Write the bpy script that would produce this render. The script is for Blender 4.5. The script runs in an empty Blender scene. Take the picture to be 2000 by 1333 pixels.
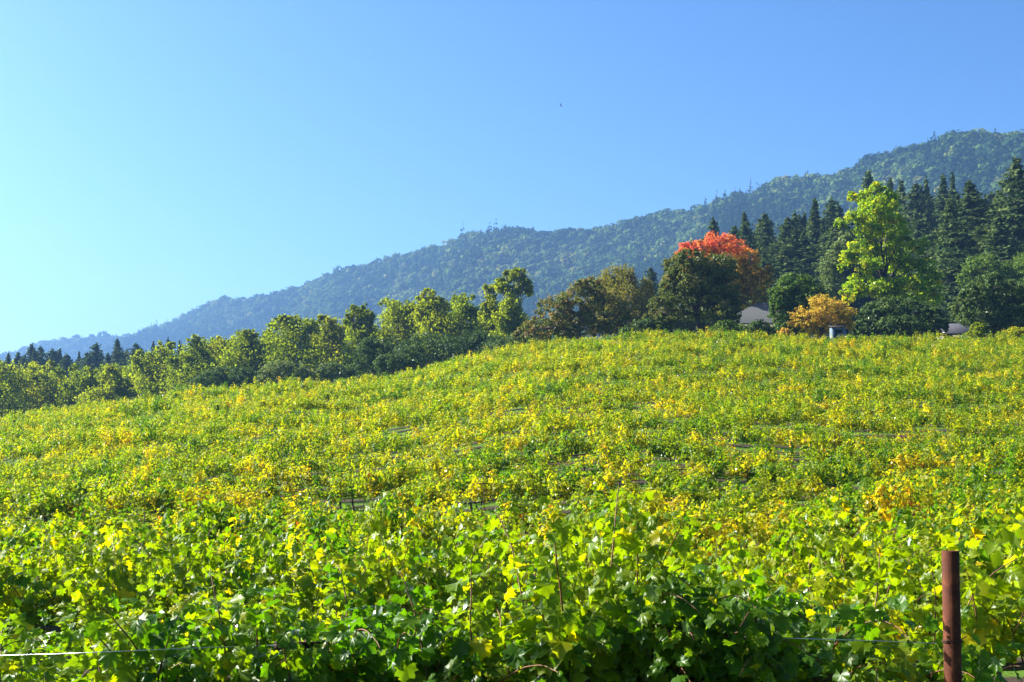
import bpy, math, random
import numpy as np
from mathutils import Vector

# ------------------------------------------------------------------ camera, sky, sun, exposure
scene = bpy.context.scene
COL = scene.collection
F = 2778.0                       # focal length in photo pixels (50 mm on a 36 mm sensor)
PITCH = math.radians(5.83)
EYE = 1.7
cam = bpy.data.cameras.new('camera')
cam.lens = 50; cam.sensor_width = 36; cam.clip_end = 12000; cam.clip_start = 0.05
cam_ob = bpy.data.objects.new('camera', cam); COL.objects.link(cam_ob)
cam_ob.location = (0, 0, EYE); cam_ob.rotation_euler = (math.pi/2 + PITCH, 0, 0)
scene.camera = cam_ob

SUN_EL = math.radians(34); SUN_AZ = math.radians(-72)      # azimuth from the view direction, to the left
SUN_DIR = Vector((math.sin(SUN_AZ)*math.cos(SUN_EL), math.cos(SUN_AZ)*math.cos(SUN_EL), math.sin(SUN_EL)))
world = bpy.data.worlds.new('World'); scene.world = world; world.use_nodes = True
nt = world.node_tree
bg = nt.nodes['Background']; bg.inputs['Strength'].default_value = 0.055
sky = nt.nodes.new('ShaderNodeTexSky'); sky.sky_type = 'NISHITA'; sky.sun_disc = False
sky.sun_elevation = SUN_EL; sky.sun_rotation = SUN_AZ
sky.altitude = 200; sky.air_density = 1.0; sky.dust_density = 3.2; sky.ozone_density = 3.0
hs = nt.nodes.new('ShaderNodeHueSaturation'); hs.inputs['Saturation'].default_value = 1.06
v1 = nt.nodes.new('ShaderNodeVectorMath'); v1.operation = 'MULTIPLY'; v1.inputs[1].default_value = (.17,)*3
gm = nt.nodes.new('ShaderNodeGamma'); gm.inputs['Gamma'].default_value = 1.56
v2 = nt.nodes.new('ShaderNodeVectorMath'); v2.operation = 'MULTIPLY'; v2.inputs[1].default_value = (1/.17*1.0, 1/.17*1.19, 1/.17*1.32)
nt.links.new(sky.outputs[0], v1.inputs[0]); nt.links.new(v1.outputs[0], gm.inputs[0]); nt.links.new(gm.outputs[0], v2.inputs[0])
nt.links.new(v2.outputs[0], hs.inputs['Color']); nt.links.new(hs.outputs[0], bg.inputs[0])
sun = bpy.data.lights.new('sun', 'SUN'); sun.energy = 5.0; sun.angle = math.radians(0.53); sun.color = (1.0, 0.95, 0.86)
sun_ob = bpy.data.objects.new('sun', sun); COL.objects.link(sun_ob); sun_ob.location = (-60, 20, 80)
sun_ob.rotation_euler = (-SUN_DIR).to_track_quat('-Z', 'Y').to_euler()
scene.view_settings.view_transform = 'Standard'; scene.view_settings.look = 'None'
scene.view_settings.exposure = 1.74; scene.view_settings.gamma = 1.0
scene.cycles.max_bounces = 6; scene.cycles.transmission_bounces = 4; scene.cycles.diffuse_bounces = 4
scene.cycles.volume_bounces = 0; scene.cycles.use_denoising = True; scene.cycles.denoiser = 'OPENIMAGEDENOISE'; scene.cycles.denoising_input_passes = 'RGB_ALBEDO_NORMAL'; scene.cycles.denoising_prefilter = 'ACCURATE'
scene.cycles.sample_clamp_indirect = 6

rng = np.random.default_rng(11)
random.seed(5)

# ------------------------------------------------------------------ helpers
def ratio(v):
    """tangent of the elevation angle of photo row v"""
    dz = (666.5 - np.asarray(v, float)) / F
    s, c = math.sin(PITCH), math.cos(PITCH)
    return (s + c*dz) / (c - s*dz)

def at(u, v, d):
    dz = (666.5 - v) / F
    s, c = math.sin(PITCH), math.cos(PITCH)
    k = d / (c - s*dz)
    return Vector(((u-1000)/F*k, d, EYE + (s + c*dz)*k))

def tag(o, label=None, cat=None, group=None, kind=None):
    if label: o['label'] = label
    if cat: o['category'] = cat
    if group: o['group'] = group
    if kind: o['kind'] = kind
    return o

def link(name, me, mat=None, parent=None, loc=(0,0,0)):
    o = bpy.data.objects.new(name, me); COL.objects.link(o)
    if mat is not None and me is not None and not me.materials: me.materials.append(mat)
    o.location = loc
    if parent is not None: o.parent = parent
    return o

def empty(name, loc, rz=0.0):
    o = bpy.data.objects.new(name, None); COL.objects.link(o)
    o.location = loc; o.rotation_euler = (0, 0, rz); o.empty_display_size = 0.2
    return o

class MB:
    """collects polygons of any size with a tint per face, then makes one mesh"""
    def __init__(s): s.V = []; s.L = []; s.N = []; s.T = []; s.n = 0
    def add(s, V, Fc, tint=None):
        V = np.asarray(V, float).reshape(-1, 3); Fc = np.asarray(Fc, int)
        s.V.append(V); s.L.append((Fc + s.n).ravel()); s.N.append(np.full(len(Fc), Fc.shape[1]))
        s.T.append(np.full(len(Fc), 0.5) if tint is None else np.broadcast_to(tint, (len(Fc),)).astype(float))
        s.n += len(V)
    def mesh(s, name, smooth=False):
        me = bpy.data.meshes.new(name)
        V = np.concatenate(s.V); L = np.concatenate(s.L); N = np.concatenate(s.N); T = np.concatenate(s.T)
        me.vertices.add(len(V)); me.vertices.foreach_set('co', V.astype(np.float32).ravel())
        me.loops.add(len(L)); me.loops.foreach_set('vertex_index', L.astype(np.int32))
        me.polygons.add(len(N)); st = np.concatenate([[0], np.cumsum(N)[:-1]])
        me.polygons.foreach_set('loop_start', st.astype(np.int32))
        if smooth: me.polygons.foreach_set('use_smooth', np.ones(len(N), bool))
        a = me.attributes.new('tint', 'FLOAT', 'FACE'); a.data.foreach_set('value', T.astype(np.float32))
        me.update(calc_edges=True); me.validate()
        return me

def unit(a):
    a = np.asarray(a, float); return a / np.maximum(np.linalg.norm(a, axis=-1, keepdims=True), 1e-9)

def tube(mb, pts, rad, k=6, tint=0.5, cap=True):
    pts = np.asarray(pts, float); n = len(pts); rad = np.broadcast_to(rad, (n,))
    d = np.gradient(pts, axis=0); d = unit(d)
    ref = np.where(np.abs(d[:, 2:3]) > 0.9, np.array([[1., 0, 0]]), np.array([[0, 0, 1.]]))
    a = unit(np.cross(d, ref)); b = np.cross(d, a)
    th = np.arange(k) * 2*math.pi/k
    ring = pts[:, None] + rad[:, None, None]*(np.cos(th)[None, :, None]*a[:, None] + np.sin(th)[None, :, None]*b[:, None])
    V = ring.reshape(-1, 3)
    i = np.arange(n-1)[:, None]*k; j = np.arange(k)[None]; j2 = (j+1) % k
    Fc = np.stack([i+j, i+j2, i+k+j2, i+k+j], -1).reshape(-1, 4)
    mb.add(V, Fc, tint)
    if cap:
        c = np.concatenate([V[-k:], pts[-1:]]); q = np.stack([np.arange(k), (np.arange(k)+1) % k, np.full(k, k)], -1)
        mb.add(c, q, tint)
        c = np.concatenate([V[:k], pts[:1]]); mb.add(c, q[:, ::-1], tint)

def box(mb, c, h, tint=0.5, R=None):
    s = np.array([[x, y, z] for x in (-1, 1) for y in (-1, 1) for z in (-1, 1)], float) * np.asarray(h)
    if R is not None: s = s @ np.asarray(R).T
    mb.add(s + np.asarray(c), [[0, 1, 3, 2], [4, 6, 7, 5], [0, 4, 5, 1], [2, 3, 7, 6], [0, 2, 6, 4], [1, 5, 7, 3]], tint)

def leaves(mb, shape, pos, nrm, tip, size, tint, curl=None):
    """instances a leaf template; shape = (verts, [faces arrays]); local x across, y towards the tip, z normal"""
    TV, TF = shape; n = len(pos)
    if n == 0: return
    z = unit(nrm); y = unit(tip - (tip*z).sum(-1, keepdims=True)*z); x = np.cross(y, z)
    S = np.broadcast_to(size, (n,))
    T = np.broadcast_to(TV[None], (n,)+TV.shape).copy()
    if curl is not None:
        g = np.random.default_rng(n); fold = g.normal(.12, .22, n)[:, None]; tw = g.normal(0, .5, n)[:, None]; wv = g.normal(0, .09, n)[:, None]; ph = g.uniform(0, 6.28, n)[:, None]
        X_, Y_ = T[:, :, 0].copy(), T[:, :, 1].copy()
        T[:, :, 2] = T[:, :, 2]*curl[:, None] + fold*np.abs(X_) + tw*X_*Y_ + wv*np.sin(7*X_ + 5*Y_ + ph)
        T[:, :, 0] *= g.uniform(.82, 1.05, n)[:, None]
    V = pos[:, None] + S[:, None, None]*(T[:, :, 0:1]*x[:, None] + T[:, :, 1:2]*y[:, None] + T[:, :, 2:3]*z[:, None])
    base = mb.n; m = len(TV)
    mb.V.append(V.reshape(-1, 3)); mb.n += n*m
    for f in TF:
        f = np.asarray(f); Fc = (f[None] + (np.arange(n)*m)[:, None, None]).reshape(-1, f.shape[1])
        mb.L.append((Fc + base).ravel()); mb.N.append(np.full(len(Fc), f.shape[1]))
        mb.T.append(np.repeat(np.broadcast_to(tint, (n,)), len(f)))

# leaf templates (1 unit wide)
def grape_leaf_fine():
    ang = np.radians([-90, -62, -48, -30, -12, 4, 20, 32, 44, 58, 72, 90])
    r = np.array([.10, .48, .40, .56, .46, .60, .40, .54, .62, .50, .52, .68])
    right = np.stack([np.cos(ang)*r, np.sin(ang)*r], -1); left = right[1:-1][::-1]*[-1, 1]
    o = np.concatenate([right, left]); o[:, 1] += .12
    rr = np.linalg.norm(o, axis=1); z = -0.28*rr**2 + 0.05*np.cos(np.arctan2(o[:, 1], o[:, 0])*7)
    V = np.concatenate([np.column_stack([o, z]), [[0, 0.02, 0.03]]]); n = len(o)
    return V, [np.stack([np.arange(n), (np.arange(n)+1) % n, np.full(n, n)], -1)]
def grape_leaf_mid():
    V = np.array([[0, -.35, 0], [.45, -.42, -.12], [.58, .02, -.16], [.32, .16, -.08], [.36, .42, -.1], [0, .6, -.1],
                  [-.36, .42, -.1], [-.32, .16, -.08], [-.58, .02, -.16], [-.45, -.42, -.12]], float)
    return V, [np.array([[0, 1, 2, 3], [0, 5, 7, 8]]), np.array([[0, 3, 4, 5], [5, 6, 7, 7]])[:1], np.array([[5, 6, 7], [0, 8, 9]])]
def leaf_simple():
    V = np.array([[0, -.5, 0], [.45, .02, -.12], [0, .55, 0.0], [-.45, .02, -.12]], float)
    return V, [np.array([[0, 1, 2], [0, 2, 3]])]
LF, LM, LS = grape_leaf_fine(), grape_leaf_mid(), leaf_simple()

# ------------------------------------------------------------------ materials
def new_mat(name):
    m = bpy.data.materials.new(name); m.use_nodes = True; t = m.node_tree; t.nodes.clear()
    out = t.nodes.new('ShaderNodeOutputMaterial'); return m, t, out

def leaf_mat(name, stops, transl=0.45, tboost=(1.5, 1.45, .6), gloss=0.05, rough=0.4, noise=0.0, nscale=0.1, orand=0.0):
    m, t, out = new_mat(name); N = t.nodes.new; L = t.links.new
    at_ = N('ShaderNodeAttribute'); at_.attribute_name = 'tint'
    val = at_.outputs['Fac']
    if noise:
        geo = N('ShaderNodeNewGeometry'); nz = N('ShaderNodeTexNoise'); nz.inputs['Scale'].default_value = nscale
        nz.inputs['Detail'].default_value = 3
        L(geo.outputs['Position'], nz.inputs['Vector'])
        ma = N('ShaderNodeMath'); ma.operation = 'MULTIPLY_ADD'; ma.inputs[1].default_value = noise
        sub = N('ShaderNodeMath'); sub.operation = 'SUBTRACT'; sub.inputs[1].default_value = 0.5
        L(nz.outputs['Fac'], sub.inputs[0]); L(sub.outputs[0], ma.inputs[0]); L(val, ma.inputs[2]); val = ma.outputs[0]
    if orand:
        oi = N('ShaderNodeObjectInfo'); s2 = N('ShaderNodeMath'); s2.operation = 'SUBTRACT'; s2.inputs[1].default_value = 0.5
        m2 = N('ShaderNodeMath'); m2.operation = 'MULTIPLY_ADD'; m2.inputs[1].default_value = orand
        L(oi.outputs['Random'], s2.inputs[0]); L(s2.outputs[0], m2.inputs[0]); L(val, m2.inputs[2]); val = m2.outputs[0]
    cr = N('ShaderNodeValToRGB'); e = cr.color_ramp.elements
    while len(e) < len(stops): e.new(0.5)
    for k, (p, c) in enumerate(stops): e[k].position = p; e[k].color = (*c, 1)
    L(val, cr.inputs[0])
    df = N('ShaderNodeBsdfDiffuse'); L(cr.outputs[0], df.inputs[0])
    tr = N('ShaderNodeBsdfTranslucent')
    mul = N('ShaderNodeVectorMath'); mul.operation = 'MULTIPLY'; mul.inputs[1].default_value = tboost
    L(cr.outputs[0], mul.inputs[0]); L(mul.outputs[0], tr.inputs[0])
    mx = N('ShaderNodeMixShader'); mx.inputs[0].default_value = transl; L(df.outputs[0], mx.inputs[1]); L(tr.outputs[0], mx.inputs[2])
    last = mx.outputs[0]
    if gloss:
        gl = N('ShaderNodeBsdfGlossy'); gl.inputs['Roughness'].default_value = rough
        lw = N('ShaderNodeFresnel'); lw.inputs['IOR'].default_value = 1.4
        mm = N('ShaderNodeMath'); mm.operation = 'MULTIPLY_ADD'; mm.inputs[1].default_value = 6*gloss; mm.inputs[2].default_value = gloss*.2; mm.use_clamp = True
        L(lw.outputs[0], mm.inputs[0])
        m3 = N('ShaderNodeMixShader'); L(mm.outputs[0], m3.inputs[0]); L(last, m3.inputs[1]); L(gl.outputs[0], m3.inputs[2]); last = m3.outputs[0]
    L(last, out.inputs['Surface'])
    return m

def noise_mat(name, c1, c2, scale=4.0, rough=0.8, metal=0.0, bump=0.0, stretch=(1, 1, 1), c3=None, spec=0.3):
    m, t, out = new_mat(name); N = t.nodes.new; L = t.links.new
    p = N('ShaderNodeBsdfPrincipled'); p.inputs['Roughness'].default_value = rough; p.inputs['Metallic'].default_value = metal
    p.inputs['Specular IOR Level'].default_value = spec
    tc = N('ShaderNodeTexCoord'); mp = N('ShaderNodeMapping'); mp.inputs['Scale'].default_value = stretch
    nz = N('ShaderNodeTexNoise'); nz.inputs['Scale'].default_value = scale; nz.inputs['Detail'].default_value = 8; nz.inputs['Roughness'].default_value = 0.65
    cr = N('ShaderNodeValToRGB'); e = cr.color_ramp.elements
    e[0].position = 0.3; e[0].color = (*c1, 1); e[1].position = 0.7; e[1].color = (*c2, 1)
    if c3: x = e.new(0.52); x.color = (*c3, 1)
    L(tc.outputs['Object'], mp.inputs[0]); L(mp.outputs[0], nz.inputs['Vector']); L(nz.outputs['Fac'], cr.inputs[0]); L(cr.outputs[0], p.inputs['Base Color'])
    if bump:
        b = N('ShaderNodeBump'); b.inputs['Strength'].default_value = bump; b.inputs['Distance'].default_value = 0.01
        L(nz.outputs['Fac'], b.inputs['Height']); L(b.outputs[0], p.inputs['Normal'])
    L(p.outputs[0], out.inputs['Surface'])
    return m

VINE = [(0.0, (.020, .070, .006)), (.24, (.060, .150, .005)), (.44, (.195, .255, .004)), (.64, (.370, .335, .005)),
        (.84, (.520, .310, .008)), (.94, (.420, .140, .012)), (1.0, (.200, .050, .020))]
M_vine = leaf_mat('grape_leaf', VINE, transl=0.60, tboost=(2.0, 1.98, .3), gloss=0.035, rough=0.36, noise=0.18, nscale=0.13)
M_vine_far = leaf_mat('grape_leaf_far', VINE, transl=0.58, tboost=(2.02, 1.86, .3), gloss=0.02, rough=0.45, noise=0.20, nscale=0.13)
M_cane = noise_mat('cane', (.10, .035, .015), (.22, .10, .04), 8, 0.6)
M_bark = noise_mat('bark', (.030, .022, .016), (.11, .085, .065), 9, 0.9, bump=0.4, stretch=(3, 3, .6))
M_paleb = noise_mat('pale_bark', (.11, .10, .08), (.26, .24, .20), 3, 0.9, stretch=(3, 3, .6))
M_grape = noise_mat('grape_skin', (.008, .008, .020), (.030, .030, .065), 30, 0.45)
M_rust = noise_mat('rust', (.055, .013, .004), (.165, .046, .012), 22, 0.85, metal=0.1, bump=0.35, c3=(.090, .023, .007))
M_darkrust = noise_mat('dark_rust', (.030, .012, .008), (.085, .035, .020), 30, 0.8, bump=0.2)
M_wire = noise_mat('galvanised_wire', (.42, .42, .42), (.62, .62, .60), 20, 0.35, metal=0.85)
M_roof = noise_mat('shingle', (.060, .063, .062), (.088, .092, .09), 2.2, 0.85, stretch=(1, 1, 5))
M_roof2 = noise_mat('grey_roof', (.055, .055, .064), (.085, .083, .095), 2.0, 0.85, stretch=(.6, .6, 9))
M_trim = noise_mat('white_trim', (.6, .58, .54), (.75, .73, .70), 4, 0.6)
M_wall = noise_mat('house_wall', (.24, .21, .17), (.33, .29, .24), 3, 0.85)
M_blue = noise_mat('blue_paint', (.08, .125, .17), (.14, .20, .25), 4, 0.7, stretch=(6, 6, .5))
M_dark = noise_mat('dark_wood', (.020, .018, .018), (.06, .05, .05), 6, 0.8)
M_glass = noise_mat('window_glass', (.02, .025, .03), (.04, .05, .06), 2, 0.1, spec=0.6)
M_bird = noise_mat('feather', (.010, .010, .012), (.030, .028, .028), 12, 0.7)
M_red = noise_mat('red_ribbon', (.55, .02, .02), (.70, .05, .04), 5, 0.5)
M_grass = leaf_mat('grass_blade', [(0, (.06, .13, .015)), (.6, (.13, .24, .02)), (1, (.24, .26, .06))], .45, (1.4, 1.4, .6), 0.02, .5)

# ------------------------------------------------------------------ terrain
UC = np.array([-900, -300, 0, 150, 300, 420, 500, 700, 790, 880, 960, 1050, 1180, 1300, 1420, 1600, 2000, 2400, 3000], float)
VC = np.array([900, 850, 818, 796, 775, 760, 752, 745, 728, 704, 685, 670, 656, 650, 652, 660, 660, 664, 670], float)
DP = np.array([6, 8.4, 13, 18, 22, 28, 34, 40, 48, 58, 70, 84, 100, 120, 140], float)
VP = np.array([1150, 1180, 1160, 1135, 1116, 1072, 1028, 984, 930, 870, 810, 756, 710, 674, 652], float)
VPR = np.array([1100, 1104, 1092, 1078, 1058, 1022, 990, 956, 912, 862, 808, 756, 710, 674, 652], float)     # the hollow is shallower on the right
def smooth_table(x, y, s):
    xs = np.linspace(x[0], x[-1], 1500); ys = np.interp(xs, x, y); w = max(1, int(s/(xs[1]-xs[0])))
    k = np.exp(-0.5*(np.arange(-3*w, 3*w+1)/w)**2); k /= k.sum()
    return xs, np.convolve(np.pad(ys, 3*w, mode='edge'), k, 'valid')
UCs, VCs = smooth_table(UC, VC, 22.0)
_, VPRs = smooth_table(DP, VPR, 1.2)
DPs, VPs = smooth_table(DP, VP, 1.2)
DC = 140.0
TOP = 1.60
def crest(u): return np.interp(u, UCs, VCs)
def ground_z(x, y):
    x = np.asarray(x, float); y = np.asarray(y, float)
    ys = np.maximum(y, 5.0); u = np.clip(1000 + F*x/ys, -900, 3000)
    vc = crest(u); dd = np.clip(ys, 6, DC)
    wr = np.clip((u-1200)/550., 0, 1); wr = wr*wr*(3-2*wr)
    vp = np.interp(dd, DPs, VPs)*(1-wr) + np.interp(dd, DPs, VPRs)*wr
    g = np.clip((1104 - vp)/(1104 - 652.), -0.2, 1)
    # towards the left the slope is gentler near the top
    v = 1104 - g*(1104 - vc)
    z = EYE + ratio(v)*np.minimum(ys, DC) - TOP
    # past the crest: keeps below the line of sight
    far = np.clip(ys - DC, 0, 190)
    dip = np.interp(u, [0, 700, 1100, 1400, 2000], [.055, .05, .03, .016, .016])
    z = z + far*(ratio(vc) - dip) 
    z = np.where(ys < 6.2, -0.10, z)
    t = np.clip((ys-6.2)/2.4, 0, 1); t = t*t*(3-2*t)
    zn = -0.10
    return zn*(1-t) + z*t

def make_ground():
    ys = np.concatenate([np.arange(-30, 4, 2.0), np.arange(4, 50, .5), np.arange(50, 150, 1.0), np.arange(150, 320, 5), np.array([340, 380, 450, 600, 900, 1400, 2200, 3400, 4900])])
    us = np.linspace(-1, 1, 181)
    X = us[None]*(np.maximum(ys, 8)*0.62 + 10)[:, None]; Y = np.repeat(ys[:, None], len(us), 1)
    Z = ground_z(X, Y)
    Z += 0.02*np.sin(X*2.1+Y*1.3)*np.sin(X*.9-Y*1.7)
    lim = np.clip((Y-320)/1500., 0, 1); Z = Z*(1-lim) + lim*np.minimum(Z, 18)
    n, m = X.shape; V = np.stack([X, Y, Z], -1).reshape(-1, 3)
    i = np.arange(n-1)[:, None]*m; j = np.arange(m-1)[None]
    mb = MB(); mb.add(V, np.stack([i+j, i+j+1, i+m+j+1, i+m+j], -1).reshape(-1, 4))
    me = mb.mesh('ground', True)
    m_, t, out = new_mat('soil_and_grass'); N = t.nodes.new; L = t.links.new
    geo = N('ShaderNodeNewGeometry'); sep = N('ShaderNodeSeparateXYZ'); L(geo.outputs['Position'], sep.inputs[0])
    def math_(op, a, b=None, c=None):
        q = N('ShaderNodeMath'); q.operation = op
        for k, w in enumerate((a, b, c)):
            if w is None: continue
            if isinstance(w, (int, float)): q.inputs[k].default_value = w
            else: L(w, q.inputs[k])
        return q.outputs[0]
    nz = N('ShaderNodeTexNoise'); nz.inputs['Scale'].default_value = 1.3; nz.inputs['Detail'].default_value = 9; nz.inputs['Roughness'].default_value = .7
    L(geo.outputs['Position'], nz.inputs['Vector'])
    yy = math_('DIVIDE', math_('SUBTRACT', sep.outputs['Y'], 6.0), 2.4)
    fr = math_('ABSOLUTE', math_('SUBTRACT', math_('FRACT', math_('ADD', yy, 0.5)), 0.5))     # 0 at the row, 0.5 mid alley
    mask = math_('ADD', fr, math_('MULTIPLY', math_('SUBTRACT', nz.outputs['Fac'], .5), .35))
    st = N('ShaderNodeMapRange'); st.inputs[1].default_value = .16; st.inputs[2].default_value = .26; L(mask, st.inputs[0])
    g = N('ShaderNodeValToRGB'); g.color_ramp.elements[0].color = (.035, .075, .008, 1); g.color_ramp.elements[1].color = (.10, .18, .016, 1)
    n2 = N('ShaderNodeTexNoise'); n2.inputs['Scale'].default_value = 14; n2.inputs['Detail'].default_value = 6; L(geo.outputs['Position'], n2.inputs['Vector'])
    L(n2.outputs['Fac'], g.inputs[0])
    s = N('ShaderNodeValToRGB'); s.color_ramp.elements[0].color = (.022, .015, .010, 1); s.color_ramp.elements[1].color = (.075, .052, .036, 1)
    L(n2.outputs['Fac'], s.inputs[0])
    mx = N('ShaderNodeMixRGB'); L(st.outputs[0], mx.inputs[0]); L(s.outputs[0], mx.inputs[1]); L(g.outputs[0], mx.inputs[2])
    p = N('ShaderNodeBsdfPrincipled'); p.inputs['Roughness'].default_value = .95; p.inputs['Specular IOR Level'].default_value = .1
    L(mx.outputs[0], p.inputs['Base Color'])
    b = N('ShaderNodeBump'); b.inputs['Distance'].default_value = .05; b.inputs['Strength'].default_value = .6; L(n2.outputs['Fac'], b.inputs['Height']); L(b.outputs[0], p.inputs['Normal'])
    L(p.outputs[0], out.inputs[0])
    tag(link('ground', me, m_), kind='structure')
make_ground()

# ------------------------------------------------------------------ mountain and its forest
SK = np.array([(-350, 760, 3000), (-100, 735, 2900), (40, 700, 2800), (90, 672, 2700), (150, 663, 2650), (200, 660, 2600), (270, 660, 2550), (305, 650, 2450), (350, 626, 2350), (400, 596, 2250),
     (430, 586, 2180), (500, 580, 2080), (560, 568, 2000), (620, 548, 1930), (680, 524, 1850), (750, 509, 1770), (830, 487, 1700), (900, 467, 1630),
     (960, 461, 1580), (1010, 452, 1540), (1080, 453, 1490), (1150, 451, 1440), (1200, 441, 1410), (1290, 412, 1360), (1370, 407, 1320), (1420, 396, 1300),
     (1480, 379, 1270), (1530, 351, 1240), (1600, 346, 1210), (1680, 328, 1180), (1730, 298, 1160), (1780, 288, 1140), (1850, 271, 1120), (1880, 264, 1110),
     (1940, 266, 1090), (2000, 271, 1080), (2150, 250, 1040), (2500, 240, 960)], float)
def hnoise(a, b, seed):
    """smooth value noise on two numpy arrays"""
    r = np.random.default_rng(seed).random((64, 64))
    ai = np.floor(a).astype(int); bi = np.floor(b).astype(int); fa = a-ai; fb = b-bi
    fa = fa*fa*(3-2*fa); fb = fb*fb*(3-2*fb); g = lambda i, j: r[i % 64, j % 64]
    return (g(ai, bi)*(1-fa)+g(ai+1, bi)*fa)*(1-fb) + (g(ai, bi+1)*(1-fa)+g(ai+1, bi+1)*fa)*fb
def ridge(s):
    u = np.interp(s, np.linspace(0, 1, len(SK)), SK[:, 0]); v = np.interp(s, np.linspace(0, 1, len(SK)), SK[:, 1] + np.interp(SK[:, 0], [200, 700, 1200, 1700], [3, 8, 13, 22])); d = 1.5*np.interp(s, np.linspace(0, 1, len(SK)), SK[:, 2])
    return u, v, d
def mountain_xyz(s, t):
    """s along the ridge 0..1, t from ridge (0) down the near face (1), negative on the far side"""
    u, v, d = ridge(s)
    zr = EYE + ratio(v)*d; x0 = (u-1000)/F*d*1.0; y0 = d
    # down-slope direction, towards the camera and a little to the left
    L_ = 630.0 + 160*(d-1500)/1500
    down = np.abs(t)*L_; foot = 14.0
    sp = (hnoise(s*16, t*1.3, 3)-.5)*2*(np.clip(np.abs(t)*2.2, 0, 1))      # spurs and gullies
    tt = np.clip(t + 0*s, -1, 1)
    z = foot + (zr-foot)*(1 - np.abs(tt))**1.0 + sp*130*np.clip(1-np.abs(t), 0, 1) + (hnoise(s*70, t*7, 9)-.5)*14*np.clip(np.abs(t)*6, 0, 1)
    sg = np.where(t < 0, -1, 1)
    return x0 - sg*down*0.22, y0 - sg*down, z
def make_mountain():
    s = np.linspace(0, 1, 260)[:, None]; t = np.concatenate([np.linspace(-.8, -.02, 14), np.linspace(0, 1.04, 70)])[None]
    S = np.repeat(s, t.shape[1], 1); T = np.repeat(t, s.shape[0], 0)
    X, Y, Z = mountain_xyz(S, T); n, m = X.shape
    i = np.arange(n-1)[:, None]*m; j = np.arange(m-1)[None]
    mb = MB(); mb.add(np.stack([X, Y, Z], -1).reshape(-1, 3), np.stack([i+j, i+m+j, i+m+j+1, i+j+1], -1).reshape(-1, 4))
    tag(link('mountain', mb.mesh('mountain', True), noise_mat('forest_floor', (.012, .022, .010), (.03, .045, .02), .02, .95, spec=0.05)), kind='structure')
    # trees
    r = np.random.default_rng(21); n = 44000
    s = r.random(n); t = r.random(n)**0.85*1.0
    # even density: wider where farther
    u, v, d = ridge(s); keep = r.random(n) < np.clip(d/3450., .45, 1); s, t = s[keep], t[keep]
    edge = r.random(1500); s = np.concatenate([s, edge]); t = np.concatenate([t, r.random(1500)*.02])
    X, Y, Z = mountain_xyz(s, t)
    cu = 1000+F*X/Y; el = (Z-EYE+14)/Y; vv = 950 - F*el*0.99
    keep = (cu > -160) & (cu < 2160) & (vv < crest(np.clip(cu, -800, 2800)) + 12)
    X, Y, Z, s, t = X[keep], Y[keep], Z[keep], s[keep], t[keep]
    n = len(X); zone = hnoise(s*22, t*4, 5)
    con = (r.random(n) < np.where(t < .06, 0.0, np.clip((zone-.40)*3.0 + (t-.25)*1.7, .03, .93)))
    h = np.where(con, r.uniform(16, 28, n), r.uniform(9, 17, n)); w = np.where(con, h*r.uniform(.16, .23, n), h*r.uniform(.44, .66, n)); grow = np.exp(r.normal(0, .18, n)); h *= grow; w *= grow
    near = t < .03; h[near] *= r.uniform(.6, 1.0, near.sum())
    mb = MB()
    K = 46; nb = int((~con).sum()); nc = int(con.sum())
    # broadleaf: clumps over a dome
    P = np.stack([X, Y, Z], -1)[~con]; hb, wb = h[~con], w[~con]
    dv = unit(r.normal(size=(nb, K, 3)) + [0, 0, .45]); rad = r.uniform(.72, 1.05, (nb, K, 1)) * (1+.28*np.sin(dv[..., 0:1]*5+r.uniform(0, 6, (nb, 1, 1)))*np.sin(dv[..., 2:3]*6+r.uniform(0, 6, (nb, 1, 1))))
    pos = P[:, None] + dv*rad*np.stack([wb, wb, hb*.42], -1)[:, None] + np.stack([0*hb, 0*hb, hb*.55], -1)[:, None]
    tintb = np.clip(r.choice([.18, .34, .52, .8], nb, p=[.46, .33, .16, .05]) + r.normal(0, .06, nb) + (hnoise(s*34, t*5, 15)[~con]-.5)*.46, 0, np.where(r.random(nb) < .012, .97, .74))
    N_ = unit(dv + r.normal(0, .35, dv.shape) + [0, 0, .2])
    leaves(mb, LS, pos.reshape(-1, 3), N_.reshape(-1, 3), r.normal(size=(nb*K, 3)), (np.repeat(wb, K)*r.uniform(.42, .68, nb*K)), np.repeat(tintb, K))
    # conifers: drooping clumps round a spire
    P = np.stack([X, Y, Z], -1)[con]; hc, wc = h[con], w[con]; K2 = 44
    q = np.sort(r.random((nc, K2)), 1)**1.15; th = r.uniform(0, 6.283, (nc, K2)); rr = (1-q)*wc[:, None]*r.uniform(.7, 1.2, (nc, K2))+.25
    out = np.stack([np.cos(th), np.sin(th), 0*th], -1)
    pos = P[:, None] + out*rr[..., None] + np.stack([0*q, 0*q, hc[:, None]*(.08+.92*q)], -1)
    N_ = unit(out*.8 + [0, 0, .6] + r.normal(0, .3, out.shape)); tip = out*.8 + [0, 0, -.6]
    tintc = np.clip(r.normal(.08, .05, nc), 0, .2)
    leaves(mb, LS, pos.reshape(-1, 3), N_.reshape(-1, 3), tip.reshape(-1, 3), (rr*1.0+.8).ravel()*r.uniform(.8, 1.2, nc*K2), np.repeat(tintc, K2))
    mt = leaf_mat('mountain_leaf', [(0, (.010, .026, .012)), (.2, (.030, .062, .016)), (.45, (.075, .120, .022)), (.7, (.120, .145, .028)), (.93, (.28, .20, .045)), (1, (.36, .18, .05))], .2, (1.2, 1.2, .8), 0)
    tag(link('mountain_forest', mb.mesh('mountain_forest'), mt), 'mixed forest of round oaks and dark conifers covering the hazy mountain side', 'forest', kind='stuff')
make_mountain()

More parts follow.
